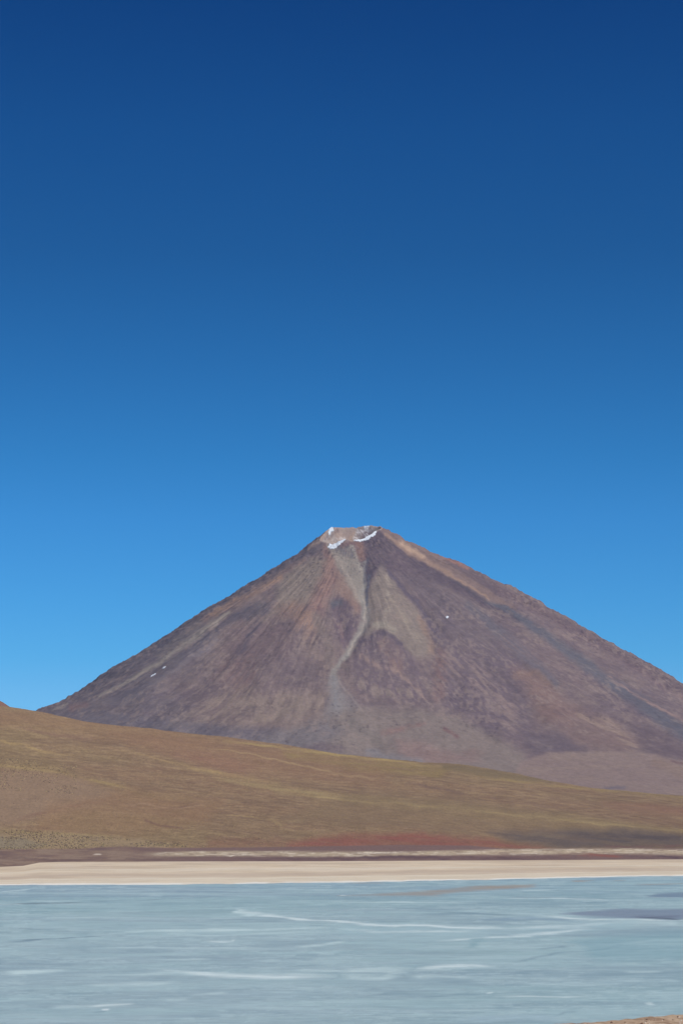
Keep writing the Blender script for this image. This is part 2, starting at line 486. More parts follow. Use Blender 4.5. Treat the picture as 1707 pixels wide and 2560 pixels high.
P.stroke([(1340,1855),(1375,1865)], 10, (132,118,116), .5, rough=.8)
# long fall-line bands on the right flank
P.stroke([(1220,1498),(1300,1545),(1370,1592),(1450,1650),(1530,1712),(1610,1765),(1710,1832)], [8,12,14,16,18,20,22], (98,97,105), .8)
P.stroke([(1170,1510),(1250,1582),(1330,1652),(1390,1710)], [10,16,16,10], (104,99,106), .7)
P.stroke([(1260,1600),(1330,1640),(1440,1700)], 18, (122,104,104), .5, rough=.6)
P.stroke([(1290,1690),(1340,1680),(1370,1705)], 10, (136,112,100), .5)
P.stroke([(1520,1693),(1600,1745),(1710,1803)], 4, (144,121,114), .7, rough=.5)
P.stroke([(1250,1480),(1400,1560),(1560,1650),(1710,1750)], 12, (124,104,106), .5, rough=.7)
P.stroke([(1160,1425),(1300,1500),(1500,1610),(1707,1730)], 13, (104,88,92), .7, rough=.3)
# apron
ap = [(560,1862),(640,1845),(720,1820),(810,1790),(900,1768),(1050,1772),(1150,1792),(1235,1842),(1310,1885),(1340,1960),(1000,1930),(500,1880)]
P.blob(ap, (131,118,111), 16, .9)
P.blob([(560,1862),(700,1826),(820,1800),(860,1830),(800,1880),(600,1880)], (121,113,114), 16, .8)
P.stroke([(720,1886),(800,1868),(850,1872)], 12, (112,98,102), .7)
P.stroke([(880,1810),(930,1840),(960,1870)], 12, (116,107,102), .5)
P.stroke([(955,1830),(1000,1825),(1060,1810)], 8, (134,104,98), .5, rough=.5)
P.stroke([(1110,1820),(1140,1840)], 7, (118,88,88), .7)
P.blob([(990,1850),(1060,1855),(1120,1880),(1200,1900),(1080,1915),(1000,1890)], (138,116,110), 14, .8)
P.stroke([(1040,1880),(1110,1895),(1200,1880)], 12, (128,108,102), .6, rough=.6)
P.stroke([(920,1880),(970,1895),(1050,1905)], 12, (126,122,124), .6)
m_fan = sstep(-6, 6, v1 - np.interp(u1, [1260,1300,1371,1450,1530,1600,1640,1707,2400], [1990,1905,1882,1880,1880,1882,1888,1902,1990]) - (P.wv - P.v) * .5) * (u1 > 1255)
P.mix(m_fan, (135, 117, 110))
P.mix(m_fan * sstep(.5, .68, fbm(u1 / 120, v1 / 12, 31, 4)) * .5, (142, 124, 112))
P.stroke([(1510,1972),(1560,1968)], 5, (108,100,108), .7)
P.stroke([(1640,1905),(1707,1935)], 16, (134,114,102), .6, rough=.3)
P.stroke([(1680,1906),(1720,1910)], 4, (116,92,90), .7)
# rocky left flank
LS = [(p[0] + 6, p[1] + 12) for p in LEFT]
P.stroke(LS, 15, (106,97,102), .75, rough=.2)
P.stroke([(p[0] + 10, p[1] + 20) for p in LEFT[2:10]], 9, (140,118,108), .7, rough=.9)
P.stroke([(700,1445),(645,1478),(590,1505),(530,1537)], [8,9,9,6], (152,124,105), .75, rough=.4)
P.stroke([(575,1530),(530,1562),(470,1605),(420,1640),(330,1700),(250,1742)], [4,10,9,7,5,4], (147,136,124), .8)
P.stroke([(500,1560),(455,1595),(400,1635)], 12, (128,117,112), .6)
P.stroke([(590,1540),(500,1610),(400,1690),(280,1760)], 10, (108,100,106), .6)
P.stroke([(540,1600),(430,1680),(300,1765)], 6, (126,116,118), .6)
P.stroke([(170,1762),(130,1776)], 4, (146,134,124), .7)
P.stroke([(180,1770),(215,1760)], 9, (128,104,100), .6)
P.blob([(575,1545),(600,1520),(650,1505),(680,1508),(670,1530),(620,1552)], (96,90,98), 8, .75, rough=.3)
P.stroke([(645,1560),(620,1590),(600,1625)], 12, (98,88,96), .75, rough=.6)
# pale vertical streaks at the left foot
P.blob([(430,1810),(500,1770),(560,1720),(610,1700),(660,1735),(820,1735),(805,1790),(700,1818),(560,1822)], (126,109,103), 18, .6)
P.blob([(420,1812),(500,1770),(580,1700),(660,1730),(820,1735),(805,1785),(700,1812),(560,1818)], (146,129,116), 18, .45, rough=1)
P.blob([(620,1760),(740,1745),(790,1770),(740,1810),(640,1812)], (134,119,108), 18, .4)
P.blob([(560,1650),(640,1640),(650,1700),(590,1730),(530,1700)], (128,103,99), 16, .5, rough=.5)
P.blob([(80,1800),(250,1775),(400,1795),(560,1812),(690,1826),(640,1870),(80,1850)], (108,101,107), 14, .7)
P.mix(sstep(.5, .72, mot) * .07 * outside, (146, 130, 120))
P.mix(sstep(.5, .72, 1 - mot) * .08 * outside, (90, 78, 86))
P.mix(sstep(.5, .7, lng) * .05 * outside, (146, 130, 120))
P.mix(sstep(.5, .7, 1 - lng) * .05 * outside, (90, 80, 88))
# ground texture everywhere: blocks and dark stones
rk = sstep(.66, .78, spk) * np.clip(.06 + rock * .9 + sstep(.52, .7, patch) * .6, 0, 1) * outside * (1 - sstep(2100, 2400, rd))
P.mix(rk * .8, (80, 69, 77))
crag = sstep(.56, .62, fbm(X / 130, (H + Y * .4) / 130, 29, 3)) * sstep(.50, .58, fbm(X / 20, (H + Y * .4) / 16, 30, 4)) * outside * (1 - sstep(1700, 2100, rd))
P.mix(crag * .26, (90, 79, 86))
crag2 = sstep(.56, .62, fbm(X / 150, (H + Y * .4) / 150, 32, 3)) * sstep(.54, .62, fbm(X / 14, (H + Y * .4) / 34, 33, 4)) * outside * (1 - sstep(1900, 2300, rd)) * sstep(500, 900, rd)
P.mix(crag2 * .40, (148, 130, 120))
P.mix(sstep(.62, .75, 1 - spk) * np.clip(.2 + rock, 0, 1) * outside * .4, (148, 126, 116))
P.mix(sstep(.55, .75, stk2) * .28 * tick * outside * (1 - sstep(2200, 2500, rd)), (150, 134, 124))
# right flank beyond the rib: orange ash
P.blob([(948,1316),(975,1326),(1010,1345),(1060,1366),(1110,1392),(1160,1424),(1230,1475),(1290,1520),(1220,1502),(1150,1458),(1060,1408),(1000,1374),(964,1344)],
       (129,109,103), 6, .85)
P.stroke([(962,1336),(1000,1364),(1050,1394),(1110,1428),(1170,1462),(1225,1498)], [4,6,8,6,4,2], (150,125,109), .75)
P.stroke([(1000,1355),(1030,1374),(1058,1392)], 7, (190,160,134), .6, rough=.3)
P.stroke([(1120,1400),(1180,1440),(1240,1480)], 9, (104,90,96), .7, rough=.3)
P.stroke([(1105,1392),(1170,1420)], 4, (146,110,98), .7)
P.gain = 1.0
# crater
cr_in = (rd < R_ + 4) & (v1 < 1372)
ci = 1 - sstep(R_ - 2, R_ + 10, rd)
P.mix(ci, (164, 149, 139))
P.stroke([(845,1320),(850,1345)], 10, (164,142,128), .7)
P.stroke([(870,1322),(868,1345)], 13, (150,130,120), .7)
P.stroke([(885,1330),(878,1345),(880,1352)], 6, (168,143,124), .8)
P.stroke([(905,1325),(925,1330),(905,1340)], 12, (124,104,104), .85, rough=.4)
P.stroke([(915,1314),(935,1313),(950,1317)], 5, (172,148,130), .8)
P.stroke([(824,1345),(845,1325)], 6, (118,100,100), .6, rough=.5)
white_n = fbm(X / 9, (H + Y * .4) / 7, 35, 3)
P.streak = white_n
P.stroke([(890,1345),(900,1328),(918,1320),(930,1326),(915,1338)], 8, (214,210,208), .8, rough=1)
P.stroke([(812,1350),(822,1336),(832,1322)], 5, (208,202,198), .6, rough=1)
P.stroke([(835,1352),(860,1347)], 4, (206,200,196), .6, rough=1)
P.streak = stk
P.stroke([(828,1322),(812,1338),(796,1352),(770,1372)], [5,7,6,4], (160,138,124), .8)
P.stroke([(834,1320),(822,1338),(812,1350)], 4, (120,106,108), .7, rough=.4)

vol_mat = ground_mat("volcanic_scree", [((.035, .035, .05), .12, 6), ((.09, .09, .12), .13, 4)], 0.95,
                     bumps=[((.02, .02, .03), 3.2, 8), ((.12, .12, .16), 1.2, 4)], spec=.1)
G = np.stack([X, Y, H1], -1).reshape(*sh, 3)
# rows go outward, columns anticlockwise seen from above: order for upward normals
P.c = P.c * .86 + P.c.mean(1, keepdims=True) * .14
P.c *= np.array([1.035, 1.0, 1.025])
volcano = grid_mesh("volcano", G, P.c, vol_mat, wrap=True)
structure(volcano)

# ------------------------------------------------------------------ snow lying on the volcano
snow_mat = plain_mat("old_snow", (0.74, 0.77, 0.80), 0.7, 0.06, 0.05)
UU, VV = u1.reshape(sh), v1.reshape(sh)
class _S: pass
def snow(name, label, group, polys, thick=2.0, frac=0.5, nf=3.0, edge=0.5):
    q = Paint.__new__(Paint)
    q.u, q.v = u1, v1
    w = 2.6
    q.wu = u1 + (fbm(u1 / nf, v1 / nf, 71, 2) - .5) * w * 2
    q.wv = v1 + (fbm(u1 / nf, v1 / nf, 72, 2) - .5) * w * 2
    m = np.full(len(u1), -9.0)
    for pl in polys:
        s = q._sel(pl, 6)
        s = s[(ph[s] > -104) & (ph[s] < 179)] if rd[s].min(initial=1e9) < 260 else s
        m[s] = np.maximum(m[s], q.sd(pl, s))
    m = m - edge * (fbm(u1 / 4, v1 / 3, 73, 3) > frac + .08) * 3
    M = m.reshape(sh) > 0
    if name_front.get(name): M &= name_front[name]
    M = M & (rank_front > 0)
    cell = M[:-1, :-1] & M[1:, :-1] & M[:-1, 1:] & M[1:, 1:]
    lab = np.zeros(cell.shape, int); bestn, bestl, k = 0, 0, 0
    todo = set(zip(*[a.tolist() for a in np.nonzero(cell)]))
    while todo:
        k += 1; st = [todo.pop()]; cnt_ = 0
        while st:
            i, j = st.pop(); lab[i, j] = k; cnt_ += 1
            for q2 in ((i + 1, j), (i - 1, j), (i, j + 1), (i, j - 1)):
                if q2 in todo: todo.remove(q2); st.append(q2)
        if cnt_ > bestn: bestn, bestl = cnt_, k
    cell = lab == bestl
    rr_, cc_ = np.nonzero(cell)
    C_ = sh[1]
    quads = np.stack([rr_ * C_ + cc_, rr_ * C_ + cc_ + 1, (rr_ + 1) * C_ + cc_ + 1, (rr_ + 1) * C_ + cc_], -1)
    used, inv = np.unique(quads, return_inverse=True)
    inv = inv.reshape(-1, 4)
    base = G.reshape(-1, 3)[used]
    n = len(used)
    top = base + np.array([0, -0.6, 1.0]) * thick
    bot = base - np.array([0, 0, 1.0])
    # boundary skirts
    e = np.concatenate([inv[:, [0, 1]], inv[:, [1, 2]], inv[:, [2, 3]], inv[:, [3, 0]]])
    key = np.sort(e, 1); k1 = key[:, 0] * (n + 1) + key[:, 1]
    _, idx, cnt = np.unique(k1, return_index=True, return_counts=True)
    b = e[idx[cnt == 1]]
    skirt = np.stack([b[:, 1], b[:, 0], b[:, 0] + n, b[:, 1] + n], -1)
    Q = np.concatenate([inv, inv[:, ::-1] + n, skirt])
    me = bpy.data.meshes.new(name)
    org = base.mean(0)
    me.vertices.add(2 * n)
    me.vertices.foreach_set('co', (np.concatenate([top, bot]) - org).reshape(-1).astype(np.float32))
    finish_mesh(me, Q, False)
    me.materials.append(snow_mat)
    ob = bpy.data.objects.new(name, me)
    ob.location = org
    scene.collection.objects.link(ob)
    ob['label'] = label; ob['category'] = 'snow patch'; ob['group'] = group
    print(label, len(inv))
    return ob
name_front = {}
# keep to the ground a person on the shore can see
_bu = np.clip((u1 / 2).astype(int), 0, 900); _bv = np.clip((v1 / 2).astype(int), 0, 1300)
_zb = np.full((901, 1301), 1e9); np.minimum.at(_zb, (_bu, _bv), Y)
_vis = (Y <= _zb[_bu, _bv] + 25) & (u1 > 0) & (u1 < 1707)
rank_front = _vis.reshape(sh).astype(int)
g_ = 'old snow patches on the volcano'
snow('snow_patch', 'compact white snow patch on the front lip of the crater, left of the notch', g_,
     [[(819,1371),(824,1356),(832,1349),(838,1341),(847,1343),(866,1348),(853,1360),(840,1370),(826,1374)]], frac=.9)
snow('snow_patch', 'long diagonal snow band under the dark highest rim, on the right of the crater', g_,
     [[(883,1353),(891,1340),(906,1337),(920,1330),(934,1321),(946,1320),(938,1337),(924,1348),(904,1355)]], frac=.8)
snow('snow_patch', 'ragged snow on the back wall of the crater, just under the skyline', g_,
     [[(884,1343),(883,1331),(890,1322),(900,1317),(922,1312),(926,1317),(912,1324),(900,1329),(896,1338),(890,1344)]], frac=.75)
snow('snow_patch', 'narrow snow streak on the left rim of the crater running down its edge', g_,
     [[(811,1346),(818,1332),(825,1319),(837,1314),(836,1325),(829,1334),(820,1346)]], frac=.8)
snow('snow_patch', 'tiny lone snow patch half way down the right side of the volcano face', g_,
     [[(1104,1549),(1109,1542),(1118,1539),(1126,1539),(1121,1545),(1112,1548)]], frac=.9)
snow('snow_patch', 'upper of two thin snow slivers low on the left slope of the volcano', g_,
     [[(403,1674),(409,1668),(416,1664),(418,1667),(410,1673)]], frac=.95)
snow('snow_patch', 'lower, smaller of two thin snow slivers low on the left slope of the volcano', g_,
     [[(372,1695),(381,1688),(391,1682),(392,1685),(381,1692)]], frac=.95)

# ------------------------------------------------------------------ hill, beach and plain: one sheet of land
US = np.concatenate([np.arange(-2600, -60, 40), np.arange(-60, 1770, 2.6), np.arange(1800, 4300, 40)])
WATER = [(-2600,2222),(-400,2213),(0,2211),(500,2209),(800,2205),(900,2204),(1100,2200),(1300,2196),(1450,2192.5),(1570,2190),(1707,2188.5),(2400,2183),(4300,2178)]
BEACH = [(-2600,2172),(0,2167),(60,2164),(100,2156),(150,2154),(500,2153),(800,2152.5),(1100,2151),(1300,2150),(1707,2148),(4300,2146)]
BAND = [(-2600,2122),(0,2124),(200,2122),(280,2118),(420,2120),(700,2117.5),(1000,2112),(1180,2114),(1260,2122),(1500,2121),(1707,2120.5),(4300,2116)]
CREST = [(-2600,1690),(-1200,1715),(-300,1750),(-60,1762),(0,1765),(27,1768),(100,1779.5),(205,1802.7),(268,1810.7),(379.5,1822),(491,1834),(580,1844),(700,1859),
         (847,1884),(1000.6,1900),(1060,1907),(1121,1909),(1158,1912.5),(1228,1922.6),(1293.6,1934),(1371,1951.7),(1429,1961),(1487,1971),(1564.6,1977),
         (1642,1984.6),(1707,1990),(2400,2035),(4300,2060)]
def cv(t): return np.interp(US, [p[0] for p in t], [p[1] for p in t])
vw, vb, vd, vc = cv(WATER), cv(BEACH), cv(BAND), cv(CREST)
vw = vw + (fbm(US / 45, US * 0, 83, 4) - .5) * 2.2
vc = vc + (fbm(US / 60, US * 0, 81, 4) - .5) * 3
def at_z(v, z):
    return (z - CAMZ) / ray(0, v)[1]
Dw = at_z(vw, 0.6); Db = at_z(vb, 5.0)
Db = np.convolve(np.pad(Db, 12, mode='edge'), np.hanning(25) / np.hanning(25).sum(), 'valid')
Dd = np.full(len(US), 5950.0)
Dc = np.interp(US, [-2600, 0, 900, 1707, 4300], [7000, 7000, 7600, 8300, 9000])
rows_v, rows_D, tags = [], [], []
def seg(v_a, D_a, v_b, D_b, n, tag, p=1.0, end=False):
    for i in range(n + (1 if end else 0)):
        t = i / n
        rows_v.append(v_a + (v_b - v_a) * t); rows_D.append(D_a + (D_b - D_a) * t ** p); tags.append(tag + t)
# beach rows follow the ground (height), the rest the sight lines
rowsX, rowsY, rowsZ = [], [], []
ux = ray(US, 2100)[0]
def add(D, Z, tag):
    rowsX.append(ux * D); rowsY.append(D.copy()); rowsZ.append(Z); tags.append(tag)
tags = []
add(Dw - 60, np.full(len(US), -2.5), 0)
for i in range(44):
    t = i / 44
    # even in sight-line angle
    Z = 0.6 + (5.0 - 0.6) * t
    v = vw + (vb - vw) * t
    add((Z - CAMZ) / ray(0, v)[1], np.full(len(US), Z), 1 + t)
for i in range(24):
    t = i / 24
    v = vb + (vd - vb) * t; D_ = Db + (Dd - Db) * t
    add(D_, CAMZ + ray(0, v)[1] * D_, 2 + t)
for i in range(231):
    t = i / 230
    v = vd + (vc - vd) * t
    k = .35 * t + .65 * t ** 1.4
    D_ = Dd + (Dc - Dd) * k
    add(D_, CAMZ + ray(0, v)[1] * D_, 3 + t * .999)
zc = rowsZ[-1]; Dl = rowsY[-1]
for i in range(1, 13):
    s_ = i / 12
    add(Dl + 3200 * s_, zc - 10 * s_ - (zc + 120) * s_ ** 1.5 * .9, 4 + s_)
LX, LY, LZ = np.array(rowsX), np.array(rowsY), np.array(rowsZ)
TG = np.repeat(np.array(tags)[:, None], len(US), 1)
lsh = LX.shape
hx, hy = LX.ravel(), LY.ravel(); tg = TG.ravel()
uL, vL = project(hx, hy, LZ.ravel())
vcc = np.tile(vc, lsh[0]); vdd = np.tile(vd, lsh[0]); vbb = np.tile(vb, lsh[0]); vww = np.tile(vw, lsh[0])
hm = sstep(3.02, 3.2, tg)
shallow = (1 - sstep(3.90, 3.999, tg) * .85)
fold = lambda pts, w, amp: amp * np.exp(-np.minimum.reduce([
    ((vL - np.interp(uL, [p[0] for p in pts], [p[1] for p in pts])) / w) ** 2 + 0 * uL]) )
dz = (fbm(hx / 420, hy / 700, 101, 4) - .5) * 26 * hm * shallow
dz += (fbm(hx / 90, hy / 160, 102, 4) - .5) * 7 * hm * shallow
dz += (fbm(hx / 25, hy / 40, 103, 3) - .5) * 1.5 * sstep(2.0, 2.3, tg)
# low spurs that catch the light
dz += fold([(-100,1860),(60,1862),(300,1880),(500,1925),(700,1965),(900,1990),(1300,2036),(1707,2075),(2000,2100)], 12, 9) * hm * shallow
dz += fold([(-100,1790),(300,1850),(560,1872),(650,1893),(800,1926),(1000,1950),(1400,1990),(1707,2020),(2000,2040)], 9, 6) * hm * shallow
dz += fold([(-100,1918),(0,1912),(150,1925),(330,1968),(420,2000),(600,2050),(1707,2120)], 14, 8) * hm * shallow
LZ2 = LZ.ravel() + dz
uL, vL = project(hx, hy, LZ2)
K2 = 1.05
tilt = vL - np.interp(uL, [-2600, 0, 700, 1707, 4300], [-60, 0, 78, 190, 240])     # streaks run with the crest
hs = fbm(uL / 90, tilt / 5.0, 111, 4)
hs2 = fbm(uL / 34, tilt / 2.2, 112, 4)
Q = Paint(uL, vL, (136, 112, 90), K2, seed=9, warp=5, wfreq=30, streak=hs)
big = fbm(uL / 330, tilt / 38, 113, 3)
Q.mix(sstep(.42, .68, big) * .75, (138, 118, 88))
Q.mix(sstep(.52, .72, 1 - big) * .4, (137, 108, 88))
Q.mix(sstep(.46, .70, hs) * .26, (152, 130, 98))
Q.mix(sstep(.46, .70, 1 - hs) * .30, (124, 103, 84))
hs3 = fbm(uL / 22, tilt / 1.3, 114, 3)
Q.mix(sstep(.5, .75, hs3) * .28, (168, 146, 114))
Q.mix(sstep(.5, .75, 1 - hs3) * .28, (108, 88, 74))
zh = sstep(.42, .6, fbm(uL / 170, tilt / 20, 115, 3))
Q.mix(sstep(.56, .65, fbm(uL / 30, (vL - uL * .02) / 1.9, 116, 4, .6)) * zh * .30, (166, 143, 112))
Q.mix(sstep(.56, .65, fbm(uL / 26, (vL - uL * .02) / 1.7, 117, 4, .6)) * (1 - zh * .5) * .30, (112, 92, 78))
Q.mix(sstep(.50, .75, hs2) * .18, (164, 140, 108))
Q.mix(sstep(.50, .75, 1 - hs2) * .2, (116, 94, 78))
Q.minrough = .5; Q.taper = .2; Q.s0 = 0.0
def S(p, w, c, op=1, rough=0): Q.stroke(p, w, c, op, rough)
Q.blob([(-50,1770),(160,1792),(420,1825),(560,1845),(480,1875),(200,1835),(-50,1810)], (144,116,90), 14, .5)
Q.blob([(280,1830),(560,1850),(760,1880),(1000,1910),(960,1955),(700,1940),(560,1922),(400,1885)], (143,110,90), 24, .4)
Q.blob([(440,1885),(560,1890),(640,1915),(600,1940),(480,1910)], (148,108,94), 18, .28)
Q.blob([(700,1870),(850,1890),(1050,1912),(1120,1925),(1100,1945),(900,1925),(720,1895)], (142,122,86), 10, .7, rough=.5)
S([(560,1851),(700,1868),(850,1890),(1000,1905),(1100,1916)], 4, (168,146,100), .7, .4)
S([(300,1874),(380,1893),(480,1917),(580,1938),(700,1956)], [2,3,5,6,6], (166,140,102), .75)
S([(480,1868),(560,1872),(650,1890),(760,1916),(860,1938),(960,1950)], [1,1.6,2,2,3,4], (164,139,106), .7, .4)
S([(430,1900),(560,1945),(700,1972),(850,1992),(1000,2006),(1250,2030),(1500,2058),(1720,2076)], [6,10,12,12,9,9,8,8], (158, 139, 102), .6, .4)
S([(700,1982),(850,2000),(1100,2018),(1300,2040),(1500,2060),(1720,2080)], 2.4, (182,160,114), .6, .3)
S([(860,1992),(1000,2002),(1200,2018),(1400,2036)], 3, (118,98,80), .5, .3)
S([(-30,1850),(60,1862),(110,1882),(200,1890)], [3,4,5,4], (162,138,98), .7, .3)
S([(-30,1908),(40,1920),(160,1932),(280,1960),(340,1980)], [4,4,5,4,4], (158,136,96), .7, .3)
S([(40,1820),(150,1838),(240,1850)], 5, (128,100,88), .5, .4)
Q.blob([(-60,1925),(80,1930),(200,1945),(285,1985),(240,2015),(120,2040),(0,2065),(-60,2060)], (143,120,100), 14, .85)
S([(30,2055),(120,2030),(220,2008),(300,1995)], 6, (128,100,86), .6, .3)
Q.blob([(120,2010),(330,1975),(560,2000),(520,2060),(300,2090),(80,2080)], (143,114,88), 18, .5)
S([(300,2010),(380,2012),(440,2020),(520,2013)], 2.5, (166,140,116), .5, .3)
S([(352,2035),(365,2050),(400,2062),(470,2072)], 3, (118,90,80), .65)
S([(395,2025),(460,2015),(500,2010)], 2.5, (118,92,80), .6)
S([(560,2036),(620,2040),(680,2050),(703,2062),(705,2078)], [2,2,3,5,4], (164,142,104), .6, .2)
S([(600,2046),(660,2050),(690,2062)], 1.6, (110,90,72), .5)
Q.blob([(900,1975),(1180,2000),(1400,2040),(1720,2086),(1720,2100),(1300,2085),(900,2060),(700,2050)], (134,114,90), 18, .6)
S([(1020,1958),(1100,1972),(1180,1985)], 5, (116,94,84), .6, .3)
S([(1200,1990),(1300,2010),(1450,2026)], 4, (124,100,86), .5, .3)
Q.blob([(1100,1912),(1160,1914),(1240,1926),(1330,1942),(1400,1956),(1330,1956),(1180,1938),(1100,1924)], (122,106,82), 6, .8)
S([(1180,1940),(1300,1954),(1400,1966),(1560,1980),(1707,1995)], 4, (154,134,92), .6, .3)
Q.blob([(1500,2005),(1600,2010),(1720,2020),(1720,2040),(1560,2030)], (142,106,90), 12, .6)
S([(1300,1985),(1500,2010),(1707,2040)], 6, (134,110,90), .5, .3)
# foot of the hill: red soil, dark gravel, scrub
Q.blob([(720,2108),(800,2092),(900,2084),(1050,2084),(1200,2096),(1320,2110),(1380,2124),(1100,2124),(720,2120)], (139,93,82), 12, .9, rough=.2)
S([(960,2094),(1040,2090),(1120,2098)], 8, (144,90,80), .5, .3)
Q.blob([(520,2096),(700,2098),(740,2120),(520,2120)], (132,98,84), 12, .6)
Q.blob([(1220,2080),(1400,2076),(1560,2072),(1760,2090),(1760,2122),(1400,2124),(1300,2104)], (106,94,88), 12, .9, rough=.2)
S([(1420,2080),(1550,2096),(1720,2092)], 10, (90,80,80), .6, .5)
S([(1300,2088),(1340,2086),(1420,2092)], 5, (140,122,98), .5, .3)
S([(1500,2116),(1720,2117)], 4, (120,88,84), .6)
Q.blob([(-60,2086),(100,2082),(220,2086),(330,2095),(430,2112),(400,2122),(-60,2122)], (150,130,104), 8, .85)
Q.blob([(-60,2092),(60,2096),(120,2112),(60,2122),(-60,2122)], (134,122,104), 6, .8)
S([(-60,2080),(120,2082),(300,2090)], 3, (162,142,102), .5, .3)
# band rows
bm = (tg >= 2) & (tg < 3)
below = sstep(-1.5, 1.5, vL - vdd) * (tg > 1.99)
Q.mix(below, (128, 104, 98))
leftband = 1 - sstep(230, 520, uL)
Q.mix(below * leftband, (140, 117, 103))
bn = fbm(uL / 60, vL / 5, 121, 4)
Q.mix(below * leftband * sstep(.5, .7, bn) * .5, (160, 140, 122))
Q.mix(below * leftband * sstep(.5, .7, 1 - bn) * .6, (118, 96, 92))
S([(200,2128),(250,2122),(300,2119),(420,2123)], 5, (114,92,92), .8)
S([(0,2135),(60,2145),(120,2153),(180,2154)], 4, (112,92,88), .7)
S([(-60,2163),(0,2163),(50,2163)], 3, (124,102,94), .8)
S([(60,2150),(200,2152),(340,2150),(500,2145)], 3, (110,90,86), .6, .3)
pale = np.exp(-((vL - np.interp(uL, [300, 420, 560, 800, 1000, 1200, 1400, 1560, 1707, 1900], [2138, 2135, 2134, 2135, 2134, 2131, 2129, 2128, 2131, 2131])) /
                np.interp(uL, [300, 420, 800, 1000, 1300, 1707], [3, 6, 7, 5.5, 7, 7])) ** 4) * sstep(330, 460, uL)
Q.mix(np.clip(pale * (.65 + .5 * sstep(.35, .6, bn)), 0, 1), (188, 170, 146))
fl = fbm(uL / 28, vL / 1.6, 122, 3)
Q.mix(pale * sstep(.58, .72, fl) * .8, (226, 212, 192))
Q.mix(pale * sstep(.60, .75, 1 - fl) * .6, (130, 106, 96))
S([(560,2139),(640,2138)], 1.2, (240,228,210), .8); S([(870,2133),(1020,2132)], 1.2, (240,228,210), .8)
S([(1150,2131),(1600,2129)], 1.5, (206,186,158), .6, .4)
S([(232,2137),(254,2137)], 1.3, (232,218,200), .8)
S([(560,2148),(800,2147),(1000,2143),(1300,2146),(1440,2146)], [3.5,4,4.5,4,4], (104,82,84), .8, .2)
S([(1440,2140),(1480,2140),(1560,2142)], [2,5,3], (146,96,84), .85)
S([(1560,2141),(1720,2145)], 4, (98,80,84), .8)
S([(1380,2137),(1460,2134),(1500,2138)], 2, (128,92,82), .5, .4)
# beach
bmask = (tg < 2).astype(float) * 1.0 * sstep(-1.2, 0.6, vL - vbb + (fbm(uL / 14, vL * 0, 131, 3) - .5) * 2)
tb = (vL - vbb) / np.maximum(1, vww - vbb)
Q.mix(bmask, (222, 203, 176))
bs = fbm(uL / 260, tb * 9, 132, 4); bs2 = fbm(uL / 80, tb * 26, 133, 3)
Q.mix(bmask * sstep(.45, .68, bs) * .55, (232, 214, 190))
Q.mix(bmask * sstep(.45, .68, 1 - bs) * .55, (204, 184, 162))
Q.mix(bmask * sstep(.5, .75, bs2) * .4, (230, 216, 198))
Q.mix(bmask * sstep(.5, .75, 1 - bs2) * .3, (186, 168, 152))
Q.mix(bmask * np.exp(-((tb - .62) / .10) ** 2) * .5, (194, 176, 160))
for t0, w_, a0 in ((.36, .022, .7), (.40, .02, .3), (.77, .03, .8), (.86, .05, .5), (.93, .05, .5)):
    wob = t0 + (fbm(uL / 200, uL * 0, int(t0 * 100), 3) - .5) * .08
    Q.mix(bmask * np.exp(-((tb - wob) / w_) ** 2) * a0, (232, 222, 202))
edge_n = fbm(uL / 36, uL * 0, 134, 4)
Q.mix(bmask * sstep(.925 + .05 * edge_n, .95 + .05 * edge_n, tb) * (.45 + .55 * sstep(.3, .6, fbm(uL / 70, uL * 0, 135, 3))), (240, 236, 226))
land_mat = ground_mat("hillside_soil", [((.02, .02, .02), .08, 6), ((.16, .05, .2), .17, 4)], 0.95,
                      bumps=[((.01, .01, .01), 3.0, 7), ((.15, .15, .15), .5, 3)], spec=.1)
beach_mat = ground_mat("pale_salt_sand", [((.02, .006, .02), .05, 5)], 0.95, spec=.1)
LG = np.stack([hx, hy, LZ2], -1).reshape(*lsh, 3)
CG = Q.c.reshape(*lsh, 3)
nb = 45                                   # rows of the salt beach
structure(grid_mesh("beach", LG[:nb + 1], CG[:nb + 1].reshape(-1, 3), beach_mat))
structure(grid_mesh("hillside", LG[nb:], CG[nb:].reshape(-1, 3), land_mat))

# ------------------------------------------------------------------ farther hill, its shoulder showing at the left edge
fu = np.concatenate([np.arange(-3000, -60, 60), np.arange(-60, 260, 4)])
fv = np.interp(fu, [-3000, -1200, -300, -60, 0, 10, 27, 45, 120, 260], [1560, 1600, 1680, 1730, 1752, 1757, 1768, 1780, 1830, 1900])
fv = fv + (fbm(fu / 30, fu * 0, 141, 3) - .5) * 2
rows = []
for t in np.linspace(0, 1, 40):
    Yf = 8000 + 1300 * t
    v = 2010 + (fv - 2010) * t
    x_, z_ = at(fu, v, Yf)
    z_ = z_ + (fbm(x_ / 150, np.full(len(fu), Yf / 150), 142, 4) - .5) * 20 * (1 - t * .9)
    rows.append(np.stack([x_, np.full(len(fu), Yf), z_], -1))
last = rows[-1]
for t in np.linspace(.15, 1, 8):
    r = last.copy(); r[:, 1] += 1600 * t; r[:, 2] -= 700 * t ** 1.3; rows.append(r)
FG = np.array(rows)
fx, fy, fz = FG.reshape(-1, 3).T
fc = np.tile(albedo((130, 98, 86)), (len(fx), 1))
m = sstep(.45, .65, fbm(fx / 120, fz / 40, 143, 4))[:, None]
fc = fc * (1 - m) + albedo((146, 116, 94)) * m
structure(grid_mesh("far_hill", FG, fc, land_mat))

